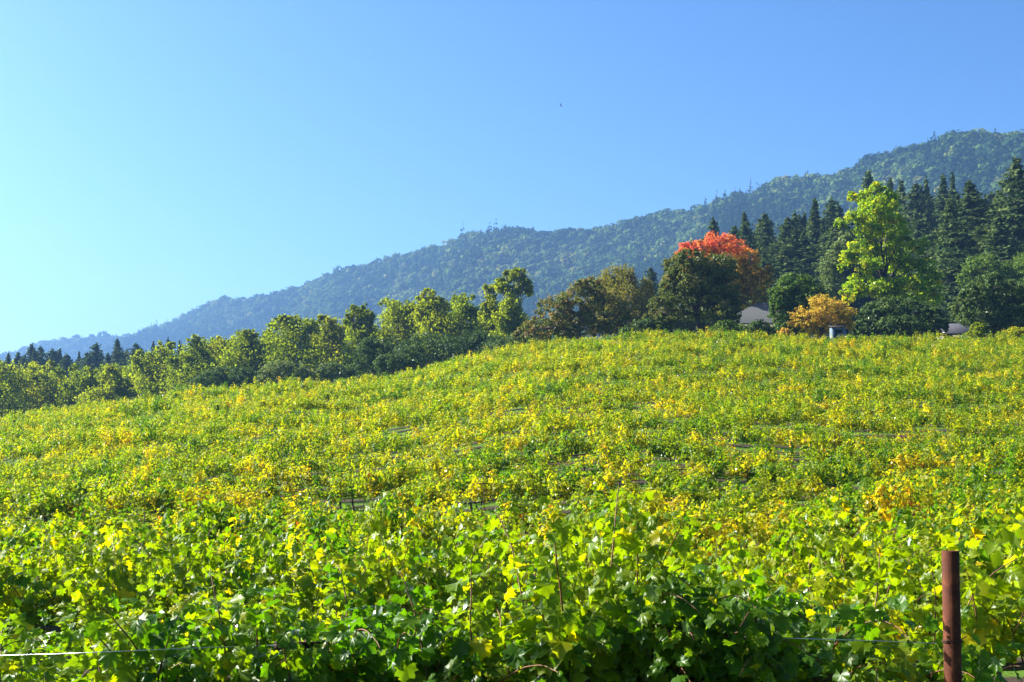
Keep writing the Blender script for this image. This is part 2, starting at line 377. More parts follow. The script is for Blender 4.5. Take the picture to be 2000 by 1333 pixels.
# ------------------------------------------------------------------ haze
def make_haze():
    mb = MB(); box(mb, (-900, 2350, 340), (4600, 2700, 366))
    m, t, out = new_mat('haze_air'); pv = t.nodes.new('ShaderNodeVolumePrincipled')
    pv.inputs['Color'].default_value = (.26, .52, 1.0, 1); pv.inputs['Density'].default_value = 0.000125
    pv.inputs['Anisotropy'].default_value = 0.25; pv.inputs['Density Attribute'].default_value = ''
    t.links.new(pv.outputs[0], out.inputs['Volume']); m.cycles.homogeneous_volume = True
    tag(link('haze', mb.mesh('haze'), m), kind='stuff')
make_haze()

# ------------------------------------------------------------------ trees
def crown_leaves(mb, r, lobes, n, lsize, tint, tsd, clump=.34, flat=1.0, droop=0.0, wisp=0.0, tfun=None, shell=.55):
    """lobes = [(centre, (rx, ry, rz))]; leaves in clumps spread through each lobe's volume"""
    vol = np.array([(l[1][0]*l[1][2])**.9 for l in lobes]); cnt = np.maximum(60, (n*vol/vol.sum())).astype(int)
    for (c, R), m in zip(lobes, cnt):
        R = np.array(R); c = np.array(c); rm = R.mean()
        nc = int(max(6, m/26)); d = unit(r.normal(size=(nc, 3)) + [0, 0, .15])
        cc = c + d*R*(shell + (1.02-shell)*r.random((nc, 1))**.6)
        cr_ = rm*clump*r.uniform(.55, 1.25, nc)
        ct = tint + r.normal(0, tsd, nc)
        k = r.integers(0, nc, m)
        off = r.normal(size=(m, 3))*.5; off = off/np.maximum(1, np.linalg.norm(off, axis=1, keepdims=True))
        off[:, 2] *= .7*flat
        p = cc[k] + off*cr_[k][:, None]
        if droop: p[:, 2] -= droop*r.random(m)**1.3*rm*1.2; p[:, :2] += off[:, :2]*0
        if wisp: p += d[k]*(r.random((m, 1))**2)*wisp*rm
        nrm = unit(off*.8 + d[k]*.4 + [0, 0, .3] + r.normal(0, .6, (m, 3)))
        tip = r.normal(size=(m, 3)) + [0, 0, -.5-3*droop]
        tt = ct[k] + r.normal(0, tsd*.6, m)
        if tfun is not None: tt = tt + tfun(p)
        leaves(mb, LS, p, nrm, tip, lsize*r.uniform(.65, 1.35, m), np.clip(tt, 0, 1))

def limb(mb, a, b, r0, r1, r, k=5, n=5, sag=.12):
    a = np.array(a, float); b = np.array(b, float); t = np.linspace(0, 1, n)[:, None]; L = np.linalg.norm(b-a)
    p = a + (b-a)*t; p[1:-1] += r.normal(0, sag*L/n, (n-2, 3)); p[:, 2] += L*.10*np.sin(t[:, 0]*math.pi)
    tube(mb, p, r0+(r1-r0)*t[:, 0], k)

def tree(name, spec, d, label, mat, group=None, n=7000, lsize=.32, tint=.5, tsd=.13, bark=None, trunk_u=None, trunk_r=.22, cat='tree',
         seed=1, depth=1.0, base_extra=0.0, tfun=None, trunk_vis=False, **kw):
    """spec = lobes in photo units (u, v, ru, rv) at distance d; each gets its own depth and a real thickness"""
    d *= 1.17; lsize *= 1.1; r = np.random.default_rng(seed); k = d/F
    us = np.array([s[0] for s in spec], float); vs = np.array([s[1] for s in spec]); wt = np.array([s[2]*s[3] for s in spec], float)
    u0 = trunk_u if trunk_u is not None else float((us*wt).sum()/wt.sum())
    x0 = (u0-1000)*k; z0 = float(ground_z(x0, d)) - .1
    root = empty(name, (x0, d, z0)); tag(root, label, cat, group)
    lob = []; wmax = max(s[2] for s in spec)*k
    for i, s in enumerate(spec):
        p = at(s[0], s[1], d); rx, rz = s[2]*k, s[3]*k
        dy = r.uniform(-.55, .55)*wmax*depth if len(spec) > 1 else 0
        sc = (d+dy)/d
        lob.append(((p.x*sc-x0, dy, (p.z-EYE)*sc+EYE-z0), (rx, .5*(rx+min(rx, rz*1.2)), rz)))
    mb = MB(); crown_leaves(mb, r, lob, n, lsize, tint, tsd, tfun=tfun, **kw)
    link('crown', mb.mesh('crown'), mat, root)
    tb = MB(); top = max(l[0][2] for l in lob); low = min(l[0][2]-l[1][2] for l in lob)
    fork = np.array([r.normal(0, .2), r.normal(0, .2), max(1.0, min(top*.4, low+.35*(top-low)))])
    limb(tb, (0, 0, -.3), fork, trunk_r*1.25, trunk_r*.8, r, 8, 6, .05)
    for c, R in lob:
        limb(tb, fork, np.array(c)+[0, 0, -.15*R[2]], trunk_r*.55, .05, r, 5, 6)
        for _ in range(4):
            dv = unit(r.normal(size=3)+[0, 0, .35]); limb(tb, np.array(c)+[0, 0, -.3*R[2]], np.array(c)+dv*np.array(R)*.85, .07, .02, r, 4, 4)
    link('trunk', tb.mesh('trunk', True), bark or M_bark, root)
    return root

A_ = (.030, .062, .010)
M_alder = leaf_mat('alder_leaf', [(0, (.075, .115, .014)), (.5, (.160, .210, .020)), (.85, (.24, .26, .024)), (1, (.36, .30, .03))], .55, (1.75, 1.7, .4), 0)
M_shrub = leaf_mat('evergreen_leaf', [(0, (.020, .045, .014)), (.5, (.075, .125, .028)), (1, (.180, .220, .058))], .3, (1.2, 1.2, .7), .012)
M_magn = leaf_mat('leathery_leaf', [(0, (.045, .070, .014)), (.45, (.115, .150, .030)), (.75, (.21, .18, .055)), (1, (.34, .21, .09))], .35, (1.3, 1.2, .6), .008, .4)
M_willow = leaf_mat('willow_leaf', [(0, (.10, .11, .02)), (.5, (.22, .21, .035)), (1, (.34, .28, .05))], .4, (1.2, 1.2, .7), 0)
M_flame = leaf_mat('red_maple_leaf', [(0, (.20, .17, .020)), (.3, (.42, .27, .025)), (.55, (.60, .29, .04)), (.78, (.66, .22, .06)), (1, (.68, .15, .08))], .42, (1.15, 1.1, .9), 0)
M_bush = leaf_mat('bush_leaf', [(0, (.022, .060, .010)), (.5, (.075, .140, .020)), (1, (.18, .24, .035))], .35, (1.3, 1.3, .6), .01)
M_gold = leaf_mat('golden_maple_leaf', [(0, (.26, .20, .03)), (.5, (.52, .38, .05)), (1, (.60, .36, .07))], .45, (1.2, 1.15, .7), 0)
M_tulip = leaf_mat('tulip_leaf', [(0, (.06, .14, .008)), (.45, (.19, .32, .008)), (.8, (.33, .40, .010)), (1, (.50, .38, .02))], .55, (1.6, 1.5, .4), .012)
M_conif = leaf_mat('conifer_needle', [(0, (.014, .034, .013)), (.5, (.052, .088, .026)), (1, (.130, .160, .048))], .22, (1.2, 1.2, .7), 0)

G_AL = 'pale green trees along the lower edge of the vineyard'
alder = [
 ([(-30,748,40,34),(20,742,38,30),(5,785,60,40)], 222, 'pale green tree cut by the left edge of the photo'),
 ([(72,736,34,24),(95,762,30,26),(50,768,34,30),(80,792,60,30)], 228, 'domed yellowish tree standing in front of the far left conifers'),
 ([(165,745,28,24),(150,775,34,26),(185,775,26,30)], 224, 'low round green tree just right of the domed yellowish tree'),
 ([(218,738,18,22),(228,765,26,28),(205,785,30,22)], 218, 'small bright yellow green tree with a pointed top at left'),
 ([(290,722,34,30),(325,700,22,26),(300,752,44,34),(340,738,28,40)], 226, 'bushy green tree under the last of the left conifers'),
 ([(380,690,26,28),(365,722,36,34),(395,735,40,36)], 220, 'mid green tree whose top stands before the foot of the blue mountain'),
 ([(428,684,22,22),(420,712,32,34),(446,728,30,34)], 229, 'narrow dull green tree second left from the open dark shrub'),
 ([(478,668,24,22),(470,700,36,34),(498,715,32,38)], 216, 'rounded green tree with a brownish top left of the flat topped tree'),
 ([(545,634,20,12),(572,630,26,12),(604,638,24,14),(565,668,44,28),(575,710,54,42)], 214, 'wide flat topped yellow green tree at left of centre'),
 ([(640,640,28,22),(662,655,30,26),(628,680,36,30),(655,712,44,40)], 220, 'broad olive green tree between flat topped and slender trees'),
 ([(700,612,22,14),(716,622,16,14),(686,628,14,14),(704,655,26,26),(700,690,28,30)], 212, 'slender tree with a small tuft on a bare thin trunk'),
 ([(775,612,36,24),(800,630,34,30),(770,652,44,34),(790,690,44,36)], 216, 'full olive tree directly behind the dark round shrub'),
 ([(842,588,22,18),(862,602,18,16),(828,610,24,24),(855,645,38,38),(840,680,36,30)], 208, 'tall ragged tree with open top and sky coloured gaps'),
 ([(905,604,20,24),(890,635,30,32),(925,640,30,34),(905,680,40,32)], 214, 'green tree left of the tallest open crowned tree'),
 ([(955,570,11,14),(958,596,16,16),(962,632,22,30),(950,668,28,26)], 205, 'thin spindly tree touching the left side of the tallest open tree'),
 ([(1006,542,22,14),(1030,562,12,18),(980,558,18,11),(1004,572,16,12),(1000,600,20,22),(985,625,20,22),(1008,640,24,26),(992,668,34,22)], 198, 'tallest light green open crowned tree at the centre of the photo'),
]
for i, (sp, d, lab) in enumerate(alder):
    um = sum(q[0] for q in sp)/len(sp); rt = np.random.default_rng(i+40); sp = sp + [(q[0]+q[2]*rt.uniform(-.9, .9), q[1]-q[3]*rt.uniform(.5, 1.05), q[2]*rt.uniform(.25, .4), q[3]*rt.uniform(.25, .4)) for q in sp[:4] for _ in range(4)] + [(um-26, float(crest(um-26))-6, 34, 26), (um+26, float(crest(um+26))-4, 34, 26)]
    tree('alder_tree', sp, d, lab, M_alder, G_AL, n=3400 + 430*len(sp), lsize=.34, tint=.56+.14*math.sin(i*2.3), tsd=.09, bark=M_paleb, trunk_r=.16, seed=100+i, clump=.52, shell=.15, droop=.12, wisp=.18)
rq = np.random.default_rng(8)
for i in range(15):
    u = -10 + i*71 + rq.uniform(-16, 16); cv = float(crest(u)); hh = float(np.interp(u, [0, 300, 560, 800, 1000], [85, 85, 105, 125, 95])) + rq.uniform(-14, 8)
    sp = [(u + rq.uniform(-30, 30), cv - hh*q, rq.uniform(16, 30)*(1.1-.5*q), rq.uniform(14, 24)*(1.1-.4*q)) for q in (.95, .8, .8, .62, .62, .5, .42, .3, .3, .15, .15)]
    tree('alder_tree', sp, 236 + rq.uniform(-4, 14), 'pale green tree half hidden in the second line behind the tree belt at left', M_alder, 'pale green trees of the second line', n=6500, lsize=.34, tint=.46, tsd=.09, bark=M_paleb, trunk_r=.15, seed=140+i, clump=.55, shell=.15, droop=.12, wisp=.22)
G_SH = 'dark shrubs at the foot of the pale green trees'
shrubs = [
 ([(728,688,30,26),(745,700,36,36),(712,708,26,28)], 175, 'large round dark grey green shrub lit along its left side', .45),
 ([(842,680,48,30),(880,690,40,34),(800,695,34,28),(850,705,60,26)], 172, 'wide dark grey green shrub behind the wire fence', .4),
 ([(768,714,36,20),(795,720,26,16)], 165, 'low dark shrub between the two big grey green shrubs', .45),
 ([(445,738,40,20),(415,745,36,18),(475,740,26,22)], 190, 'low dark green thicket below the narrow dull green tree', .4),
 ([(545,728,30,22),(525,740,26,18),(580,735,28,22)], 192, 'fresh green bush under the flat topped tree', .85),
 ([(930,672,34,26),(955,680,34,22),(905,688,30,18)], 178, 'shaded dark shrub beneath the spindly tree', .35),
 ([(648,728,30,18),(672,732,22,16)], 190, 'small green bush left of the large round dark shrub', .7),
]
for i, (sp, d, lab, ti) in enumerate(shrubs):
    tree('shrub', sp, d, lab, M_shrub, G_SH, n=6500, lsize=.26, tint=ti, tsd=.10, trunk_r=.12, cat='shrub', seed=200+i, clump=.34, shell=.6)

# garden trees on the right
tree('magnolia_tree', [(1135,585,46,34),(1085,608,40,30),(1180,610,48,38),(1062,640,40,24),(1125,635,60,28),(1215,635,46,28),(1150,560,28,16),(1030,650,28,16)], 150,
     'broad brownish green magnolia with dull reddish leaves, left of the willow', M_magn, n=16000, lsize=.26, tint=.58, tsd=.16, seed=301, clump=.26, shell=.55, trunk_r=.25)
tree('willow_tree', [(1200,540,30,24),(1222,535,22,20),(1178,560,30,28),(1252,560,24,26),(1215,580,44,36),(1265,600,22,30),(1180,600,36,30)], 172,
     'straw coloured weeping willow with hanging strands behind the brownish magnolia', M_willow, n=15000, lsize=.24, tint=.5, tsd=.12, seed=302, clump=.3, droop=1.1, shell=.5, bark=M_paleb)
tree('red_maple_tree', [(1405,474,34,20),(1375,484,26,16),(1345,490,24,16),(1328,500,14,14),(1440,492,28,22),(1462,512,26,22),(1500,530,16,12),(1480,552,34,26),(1452,545,34,34),
     (1312,552,12,16),(1462,590,36,26),(1425,540,40,40),(1385,530,44,40),(1350,540,36,36),(1440,618,22,14)], 166,
     'flame coloured maple, scarlet on top and orange to the right', M_flame, n=19000, lsize=.26, tint=.38, tsd=.13, seed=303, clump=.34, shell=.4, trunk_r=.24,
     tfun=lambda p: np.clip((p[:, 2]-11.6)*.14, -.2, .48) - np.clip((p[:, 0]-1.6)*.04, -.08, .20))
tree('dark_magnolia_tree', [(1362,545,56,42),(1330,520,36,26),(1398,520,40,26),(1318,560,30,34),(1410,560,38,40),(1350,595,58,34),(1405,602,42,30),(1300,605,36,28),(1280,628,26,20),(1350,505,32,18),(1425,632,26,16)], 142,
     'large dark green magnolia standing in front of the flame coloured maple', M_magn, n=24000, lsize=.25, tint=.40, tsd=.15, seed=304, clump=.24, shell=.62, trunk_u=1366, trunk_r=.30)
tree('rounded_tree', [(1552,560,34,28),(1530,580,28,26),(1578,582,34,32),(1540,615,34,30),(1520,605,20,24),(1575,622,38,34),(1548,640,36,20)], 146,
     'compact rich green tree with billowing lobes beside the grey hipped roof', M_bush, n=15000, lsize=.24, tint=.48, tsd=.13, seed=305, clump=.30, shell=.65)
tree('golden_maple_tree', [(1608,604,30,20),(1582,618,28,18),(1632,612,30,18),(1562,628,18,14),(1600,635,28,20),(1648,620,22,16),(1618,588,18,8),(1652,634,16,10)], 136,
     'small golden yellow maple with layered feathery branches above the blue shed', M_gold, n=9000, lsize=.17, tint=.5, tsd=.2, seed=306, clump=.30, shell=.45, wisp=.5, flat=.5, trunk_r=.12, trunk_u=1606)
tree('tulip_tree', [(1712,372,16,16),(1735,392,22,22),(1695,385,22,18),(1665,385,12,9),(1715,410,40,24),(1672,425,26,12),(1645,436,16,11),(1735,440,36,24),(1700,450,30,18),(1758,462,22,22),
     (1690,485,34,18),(1740,490,34,20),(1665,505,24,18),(1700,520,28,18),(1762,515,34,20),(1650,520,14,20),(1795,480,20,16),(1800,520,22,20),(1680,555,34,22),(1725,560,36,22),(1660,578,22,16),(1775,560,34,22),(1820,550,20,26),(1812,585,26,22),(1760,590,40,18)], 160,
     'tall bright yellow green tulip tree towering over the garden', M_tulip, n=19000, lsize=.33, tint=.60, tsd=.15, seed=307, clump=.40, shell=.35, trunk_r=.24, trunk_u=1738, depth=1.2)
tree('hedge_shrub', [(1708,622,32,28),(1740,612,36,30),(1780,612,40,30),(1815,622,30,26),(1690,640,26,16),(1760,638,60,20),(1830,640,22,16)], 140,
     'long dark evergreen shrub below the yellow green tulip tree', M_shrub, n=16000, lsize=.22, tint=.42, tsd=.12, cat='shrub', seed=308, clump=.24, shell=.7)
tree('evergreen_oak_tree', [(1935,562,36,28),(1905,578,30,24),(1965,580,40,34),(1880,602,26,20),(1920,615,46,28),(1980,620,48,36),(1948,640,50,18),(2020,590,40,50)], 142,
     'dark evergreen oak with pale lit leaf clusters at the right edge', M_shrub, n=21000, lsize=.24, tint=.5, tsd=.17, seed=309, clump=.26, shell=.7, trunk_u=1942, trunk_r=.26)
tree('maple_tree', [(1915,520,34,22),(1945,535,34,24),(1900,545,26,24),(1990,545,34,30),(2020,530,40,40)], 205,
     'soft mid green tree behind the dark oak, in front of the tallest conifers', M_bush, n=9000, lsize=.32, tint=.62, tsd=.12, seed=310)
tree('bay_tree', [(1640,500,22,26),(1622,530,24,26),(1650,470,16,18),(1632,560,26,26),(1615,575,20,20)], 215,
     'grey green tree seen between the rounded tree and the tulip tree', M_shrub, n=8000, lsize=.32, tint=.8, tsd=.1, seed=311)
tree('bush', [(1418,640,20,14),(1440,645,22,12),(1400,648,18,10)], 133, 'fresh green bush at the foot of the dark magnolia', M_bush, n=4200, lsize=.2, tint=.6, tsd=.1, cat='bush', seed=312, trunk_r=.06)
tree('bush', [(1482,642,22,14),(1500,650,20,10),(1462,650,16,10)], 132, 'dark low bush in front of the grey hipped roof', M_shrub, n=4200, lsize=.2, tint=.6, tsd=.18, cat='bush', seed=313, trunk_r=.06)
tree('bush', [(1532,650,12,9),(1544,654,10,7)], 130, 'tiny orange bush at the foot of the compact green tree', M_gold, n=1500, lsize=.15, tint=.8, tsd=.15, cat='bush', seed=314, trunk_r=.05)
tree('bush', [(1985,652,26,12),(1962,656,18,8),(2012,650,20,12)], 129, 'yellowish bush at the right edge beside the oak', M_alder, n=3500, lsize=.18, tint=.8, tsd=.12, cat='bush', seed=315, trunk_r=.05)
tree('bush', [(1910,645,14,14),(1902,655,16,9)], 130, 'pale green sapling in front of the evergreen oak trunk', M_alder, n=2200, lsize=.17, tint=.55, tsd=.15, cat='bush', seed=316, trunk_r=.05)
tree('bush', [(1265,640,30,16),(1235,648,26,12),(1295,645,20,14)], 140, 'dark thicket between the two magnolias', M_shrub, n=5000, lsize=.22, tint=.4, tsd=.12, cat='bush', seed=317, trunk_r=.07)

tree('bush', [(1318,628,30,20),(1350,632,30,18),(1390,630,30,22),(1430,630,26,20)], 172, 'shaded thicket behind the trunk of the dark magnolia', M_shrub, n=6000, lsize=.26, tint=.35, tsd=.12, cat='bush', seed=318, trunk_r=.07)
tree('bush', [(985,680,36,16),(1025,668,36,18),(1070,658,36,18),(1110,652,30,16)], 172, 'shaded thicket between the tallest open crowned tree and the brownish magnolia', M_shrub, n=6000, lsize=.26, tint=.4, tsd=.12, cat='bush', seed=319, trunk_r=.07)
# conifers
def conifer_meshes(seed, h=34.0, wid=7.5, ex=1.0, nbr=7):
    r = np.random.default_rng(seed); mb = MB(); tb = MB()
    zs = np.linspace(0, h, 9); lean = r.normal(0, .4, 2)
    tube(tb, np.column_stack([lean[0]*(zs/h)**2, lean[1]*(zs/h)**2, zs]), np.linspace(.55, .04, 9), 7)
    z = 3.0; P = []; Nn = []; Tp = []; S = []; T = []
    ph = r.uniform(0, 6.28, 4)
    while z < h-.25:
        q = z/h; rr = wid*(1-q)**ex*(1+.16*math.sin(z*.9+ph[0])+.10*math.sin(z*2.3+ph[1])) + .12; nb = int(nbr + 5*(1-q)); a0 = r.uniform(0, 6.28)
        for b in range(nb):
            a = a0 + b*6.283/nb + r.normal(0, .35); L = rr*r.uniform(.45, 1.15)*(1+.22*math.sin(2*a+ph[2]+z*.15)); zb = z + r.normal(0, .35)
            if r.random() < .10: continue
            o = np.array([math.cos(a), math.sin(a), 0]); sd = np.array([-o[1], o[0], 0]); m = int(6+L*4.5); tt = r.random(m)**.7; rise = r.normal(.08, .12)
            p = o*(tt*L)[:, None] + np.outer(r.normal(0, .30, m)*(.5+tt)*min(1.5, L*.3+.2), sd) + np.outer(zb + rise*tt*L - .035*L*L*tt**2 - np.abs(r.normal(0, .28, m)), [0, 0, 1])
            p[:, :2] += lean*q*q
            P.append(p); Nn.append(o*.6 + [0, 0, .5] + r.normal(0, .5, (m, 3))); Tp.append(np.tile(o*.6, (m, 1)) + r.normal(0, .5, (m, 3)) + [0, 0, -.8])
            S.append(r.uniform(.45, .85, m)*(1-.35*q)); T.append(np.clip(.40 + r.normal(0, .12) + r.normal(0, .12, m) + .22*tt, 0, 1))
        z += r.uniform(.40, .80)*(1.1-.45*q)
    leaves(mb, LS, np.concatenate(P), np.concatenate(Nn), np.concatenate(Tp), np.concatenate(S), np.concatenate(T))
    return mb.mesh('crown'), tb.mesh('trunk', True)
CON = [conifer_meshes(400+i, 34, w, e, nb) for i, (w, e, nb) in enumerate(((7.0, .70, 8), (7.5, .90, 9), (8.4, .80, 8), (7.0, .62, 9), (7.2, 1.05, 8), (8.0, .72, 9), (6.4, .80, 8)))]
G_CF = 'dark conifers on the lower mountain slope'
conifers = [  # u, v of the tip, distance, half width, label
 (1395,430,330,20,'short dark conifer rising just left of the scarlet maple top'), (1356,470,340,15,'small dark conifer peeping above the left shoulder of the scarlet maple'),
 (1462,414,320,26,'first tall conifer to the right of the flame coloured maple'), (1440,442,345,22,'conifer hidden behind the right half of the maple crown'),
 (1500,412,330,26,'conifer with a sharp tip between maple and rounded tree'), (1482,428,350,20,'slim conifer squeezed between two sharper tips right of the maple'),
 (1530,424,325,28,'broad conifer above the grey hipped roof'), (1556,418,345,26,'conifer standing behind the compact rich green tree'),
 (1586,392,335,32,'tall dense conifer left of the tulip tree'), (1618,388,350,32,'tallest conifer of the clump left of the tulip tree'),
 (1575,455,300,30,'lower front conifer above the compact green tree'), (1640,402,360,26,'conifer touching the left branch tips of the tulip tree'),
 (1540,480,290,26,'short front conifer above the grey roof'), (1500,490,290,24,'short front conifer right of the orange foliage'),
 (1702,334,400,28,'dark conifer tip directly behind the top of the tulip tree'), (1728,348,390,24,'conifer just right of the tulip tree tip'),
 (1756,352,380,26,'greyish conifer right of the tulip tree crown'), (1778,358,360,26,'conifer second right of the tulip tree crown'),
 (1812,352,380,30,'bushy conifer in the middle of the right hand clump'), (1836,346,370,30,'conifer next to the bushy one in the right hand clump'), (1856,346,385,28,'conifer at the right end of the bushy trio'),
 (1790,420,330,20,'small pointed conifer close behind the tulip tree'), (1814,414,335,20,'twin pointed conifer close behind the tulip tree'),
 (1862,388,265,34,'large layered conifer with visible pale trunk above the oak'), (1912,352,280,38,'tall layered conifer left of the edge pair'),
 (1895,400,300,30,'conifer filling the gap between two layered conifers'), (1938,376,290,32,'dark conifer leaning against the tallest one'),
 (1978,308,270,42,'tallest conifer of all at the right edge'), (2004,330,280,40,'conifer half cut off by the right edge of the photo'), (1955,420,250,34,'lower conifer in front of the tallest one'),
 (1276,520,330,18,'small dark conifer between the willow and the dark magnolia'), (1298,540,320,16,'smaller dark conifer hugging the left of the dark magnolia'),
 (1600,520,280,26,'short dark conifer in the shadow above the golden maple'), (1690,420,340,30,'conifer filling the gap inside the tulip tree'), (1740,440,330,30,'conifer seen through the middle of the tulip tree'), (1838,470,300,28,'conifer just right of the tulip tree side branch'),
]
left_tips = [(-14,694,20),(12,690,16),(32,688,15),(48,692,15),(66,672,17),(82,674,18),(100,692,16),(120,684,20),(136,694,18),(152,690,16),(168,692,16),(186,672,20),(206,690,18),(222,684,16),(236,662,20),(252,684,16),(268,668,20),(284,690,16),(302,670,18),(330,664,17),(348,668,16),(372,676,15),(400,668,14)]
names = ['dark conifer cut by the left edge', 'first whole conifer from the left edge', 'conifer with an even tip near the left edge', 'blunt conifer left of the two paired tips', 'left one of two paired conifer tips', 'right one of two paired conifer tips',
 'low conifer right of the paired tips', 'broad conifer above the domed yellowish tree', 'low conifer behind the broad one at left', 'small conifer left of the sharp one', 'small conifer touching the sharp one', 'sharp dark conifer above the low round tree', 'low conifer right of the sharp one',
 'small conifer beside the flat headed one', 'tall dark conifer of the left group above the pointed small tree', 'low conifer in the dip of the left group', 'full triangular conifer near the right of the left group', 'low conifer beside the triangular one', 'bluish conifer above the bushy green tree',
 'bluish conifer before the mountain foot', 'neighbour of the bluish conifer before the mountain foot', 'faint small conifer peeping over the pale green trees', 'last faint conifer of the left group']
for (u, v, w), nm in zip(left_tips, names): conifers.append((u, v, 460 + 25*math.sin(u), w, nm))
rc = np.random.default_rng(91)
for k in range(60):
    u = rc.uniform(1430, 1660) if k % 2 else rc.uniform(1680, 2015); v = (np.interp(u, [1430, 1500, 1590, 1660], [455, 435, 410, 430]) if k % 2 else np.interp(u, [1680, 1760, 1850, 1900, 2000], [390, 375, 380, 385, 350])) + rc.uniform(-6, 95)
    conifers.append((u, v, rc.uniform(290, 410), rc.uniform(22, 40), 'dark conifer crowded among taller ones, ' + ('right of the flame coloured maple' if k % 2 else 'behind or right of the tulip tree')))
for k in range(34):
    conifers.append((-10 + k*12.5 + rc.uniform(-6, 6), 688 - .03*k + rc.uniform(-8, 20), rc.uniform(440, 520), rc.uniform(18, 28), 'dark conifer in the low band of forest at far left'))
for i, (u, v, d, w, lab) in enumerate(conifers):
    me_c, me_t = CON[(i*3 + i//5) % 7]; p = at(u, v, d); z0 = float(ground_z(p.x, d)) - .2; h = p.z - z0
    root = empty('conifer_tree', (p.x, d, z0), (i*1.7) % 6.28); tag(root, lab, 'tree', G_CF if u > 1100 else 'dark conifers beyond the pale trees at far left')
    sw = (w*d/F*(3.9 + .9*math.sin(i*2.7) if u > 1000 else 3.9))/7.5
    for nme, me, mt in (('crown', me_c, M_conif), ('trunk', me_t, M_bark)):
        o = link(nme, me, mt, root); o.scale = (sw, sw, h/34.0)

# ------------------------------------------------------------------ vines
ROW0, ROWS = 6.0, 2.4
def grow_vine(r, shape, nsh, lmean, tint, tsd, lsize, step=.075, half=.85, cordon=.98, dens=1.0, want_cane=True, upright=.5, extra=None, low=0.0, dfac=.9, lit_tint=.10, shade_tint=0.0, bushy=0):
    P = []; Nn = []; Tp = []; S = []; T = []; cm = MB()
    nsh = max(7, int(nsh*dfac)); starts = np.linspace(-half, half, nsh) + r.normal(0, .05, nsh)
    jobs = [(x, None) for x in starts] + (extra or [])
    for x, ex in jobs:
        side = r.choice([-1, 1])
        if ex is None:
            L = lmean*r.uniform(.5, 1.3); d = unit(np.array([r.normal(0, .35), side*r.uniform(.02, .85-upright*.6), 1.0])); g = r.uniform(.055, .13) + (.035 if bushy else 0)
            if r.random() < low: d = unit(np.array([r.normal(0, .5), side*1.0, r.uniform(-.2, .45)])); L *= .75; g = .16
            st = tint + r.normal(0, tsd) - (shade_tint*r.uniform(.6, 1.2) if r.random() < .34 else 0)  # some shoots tinted dark green, standing in for the shaded sides of clumps
        else:
            L, d, g = ex; d = unit(np.array(d, float)); st = tint+lit_tint  # extra shoots tinted brighter so their leaves look sunlit
        p = np.array([x, r.normal(0, .05), cordon + r.normal(0, .03)]); n = max(4, int(L/step)); pts = [p.copy()]
        sgn = 1
        for k in range(n):
            d = unit(d + np.array([0, side*.02, -g*(k/n)*1.6]) + r.normal(0, .07 if ex is None else .03, 3)); p = p + d*step
            if p[2] < .45: break
            pts.append(p.copy())
            if r.random() < dens:
                m = bushy + int(r.integers(0, 3)) if bushy else (1 if ex is None else 2) + (r.random() < .75) + (r.random() < .35)
                for _ in range(m):
                    lat = unit(np.cross(d, r.normal(size=3)) + [0, 0, .1]); sgn = -sgn
                    q = p + lat*(r.uniform(.04, .20) if bushy else r.uniform(.03, .12))
                    out = np.array([r.normal(0, .3), np.sign(p[1]+1e-3)*.55, .75]) + lat*(1.0 if bushy else .45) + r.normal(0, .36 if bushy else .42, 3)
                    P.append(q); Nn.append(out); Tp.append(lat*.8 + d*.2 + [0, 0, -.55] + r.normal(0, .25, 3))
                    S.append(lsize*r.uniform(.6, 1.25)*(1 - .45*(k/n)**2)); T.append(st + r.normal(0, tsd*.45) - .06*(k/n) + (.25 if r.random() < .03 else 0))
        if want_cane: tube(cm, np.array(pts), np.linspace(.0055, .002, len(pts)), 4, cap=False)
    lm = MB(); leaves(lm, shape, np.array(P), np.array(Nn), np.array(Tp), np.array(S), np.clip(T, 0, 1), curl=r.uniform(.2, 2.2, len(P)))
    return lm, cm, len(P)
def vine_trunk(r, half=.85, cordon=.98):
    tb = MB(); n = 7; z = np.linspace(-.15, cordon, n); w = np.cumsum(r.normal(0, .022, (n, 2)), 0)
    pts = np.column_stack([w, z]); tube(tb, pts, np.linspace(.042, .028, n)*(1+r.normal(0, .1, n)), 7)
    for s in (-1, 1):
        x = np.linspace(0, half, 6); p = np.column_stack([w[-1, 0] + s*x, w[-1, 1] + r.normal(0, .015, 6), cordon - .02 + .04*np.sin(x*2) + r.normal(0, .01, 6)]); p[0] = pts[-1]
        tube(tb, p, np.linspace(.026, .014, 6), 6)
    return tb
def grape_cluster(r):
    mb = MB(); ico = bpy.data.meshes.new('tmp'); import bmesh
    bm = bmesh.new(); bmesh.ops.create_icosphere(bm, subdivisions=1, radius=1.0)
    V = np.array([v.co[:] for v in bm.verts]); Fc = np.array([[v.index for v in f.verts] for f in bm.faces]); bm.free(); bpy.data.meshes.remove(ico)
    for k in range(46):
        q = r.random(); a = r.uniform(0, 6.28); rad = .042*(1-q)**.6*r.uniform(.5, 1)
        mb.add(V*r.uniform(.0065, .0085)+[rad*math.cos(a), rad*math.sin(a), -.15*q], Fc)
    return mb.mesh('grape_cluster', True)

rv = np.random.default_rng(77)
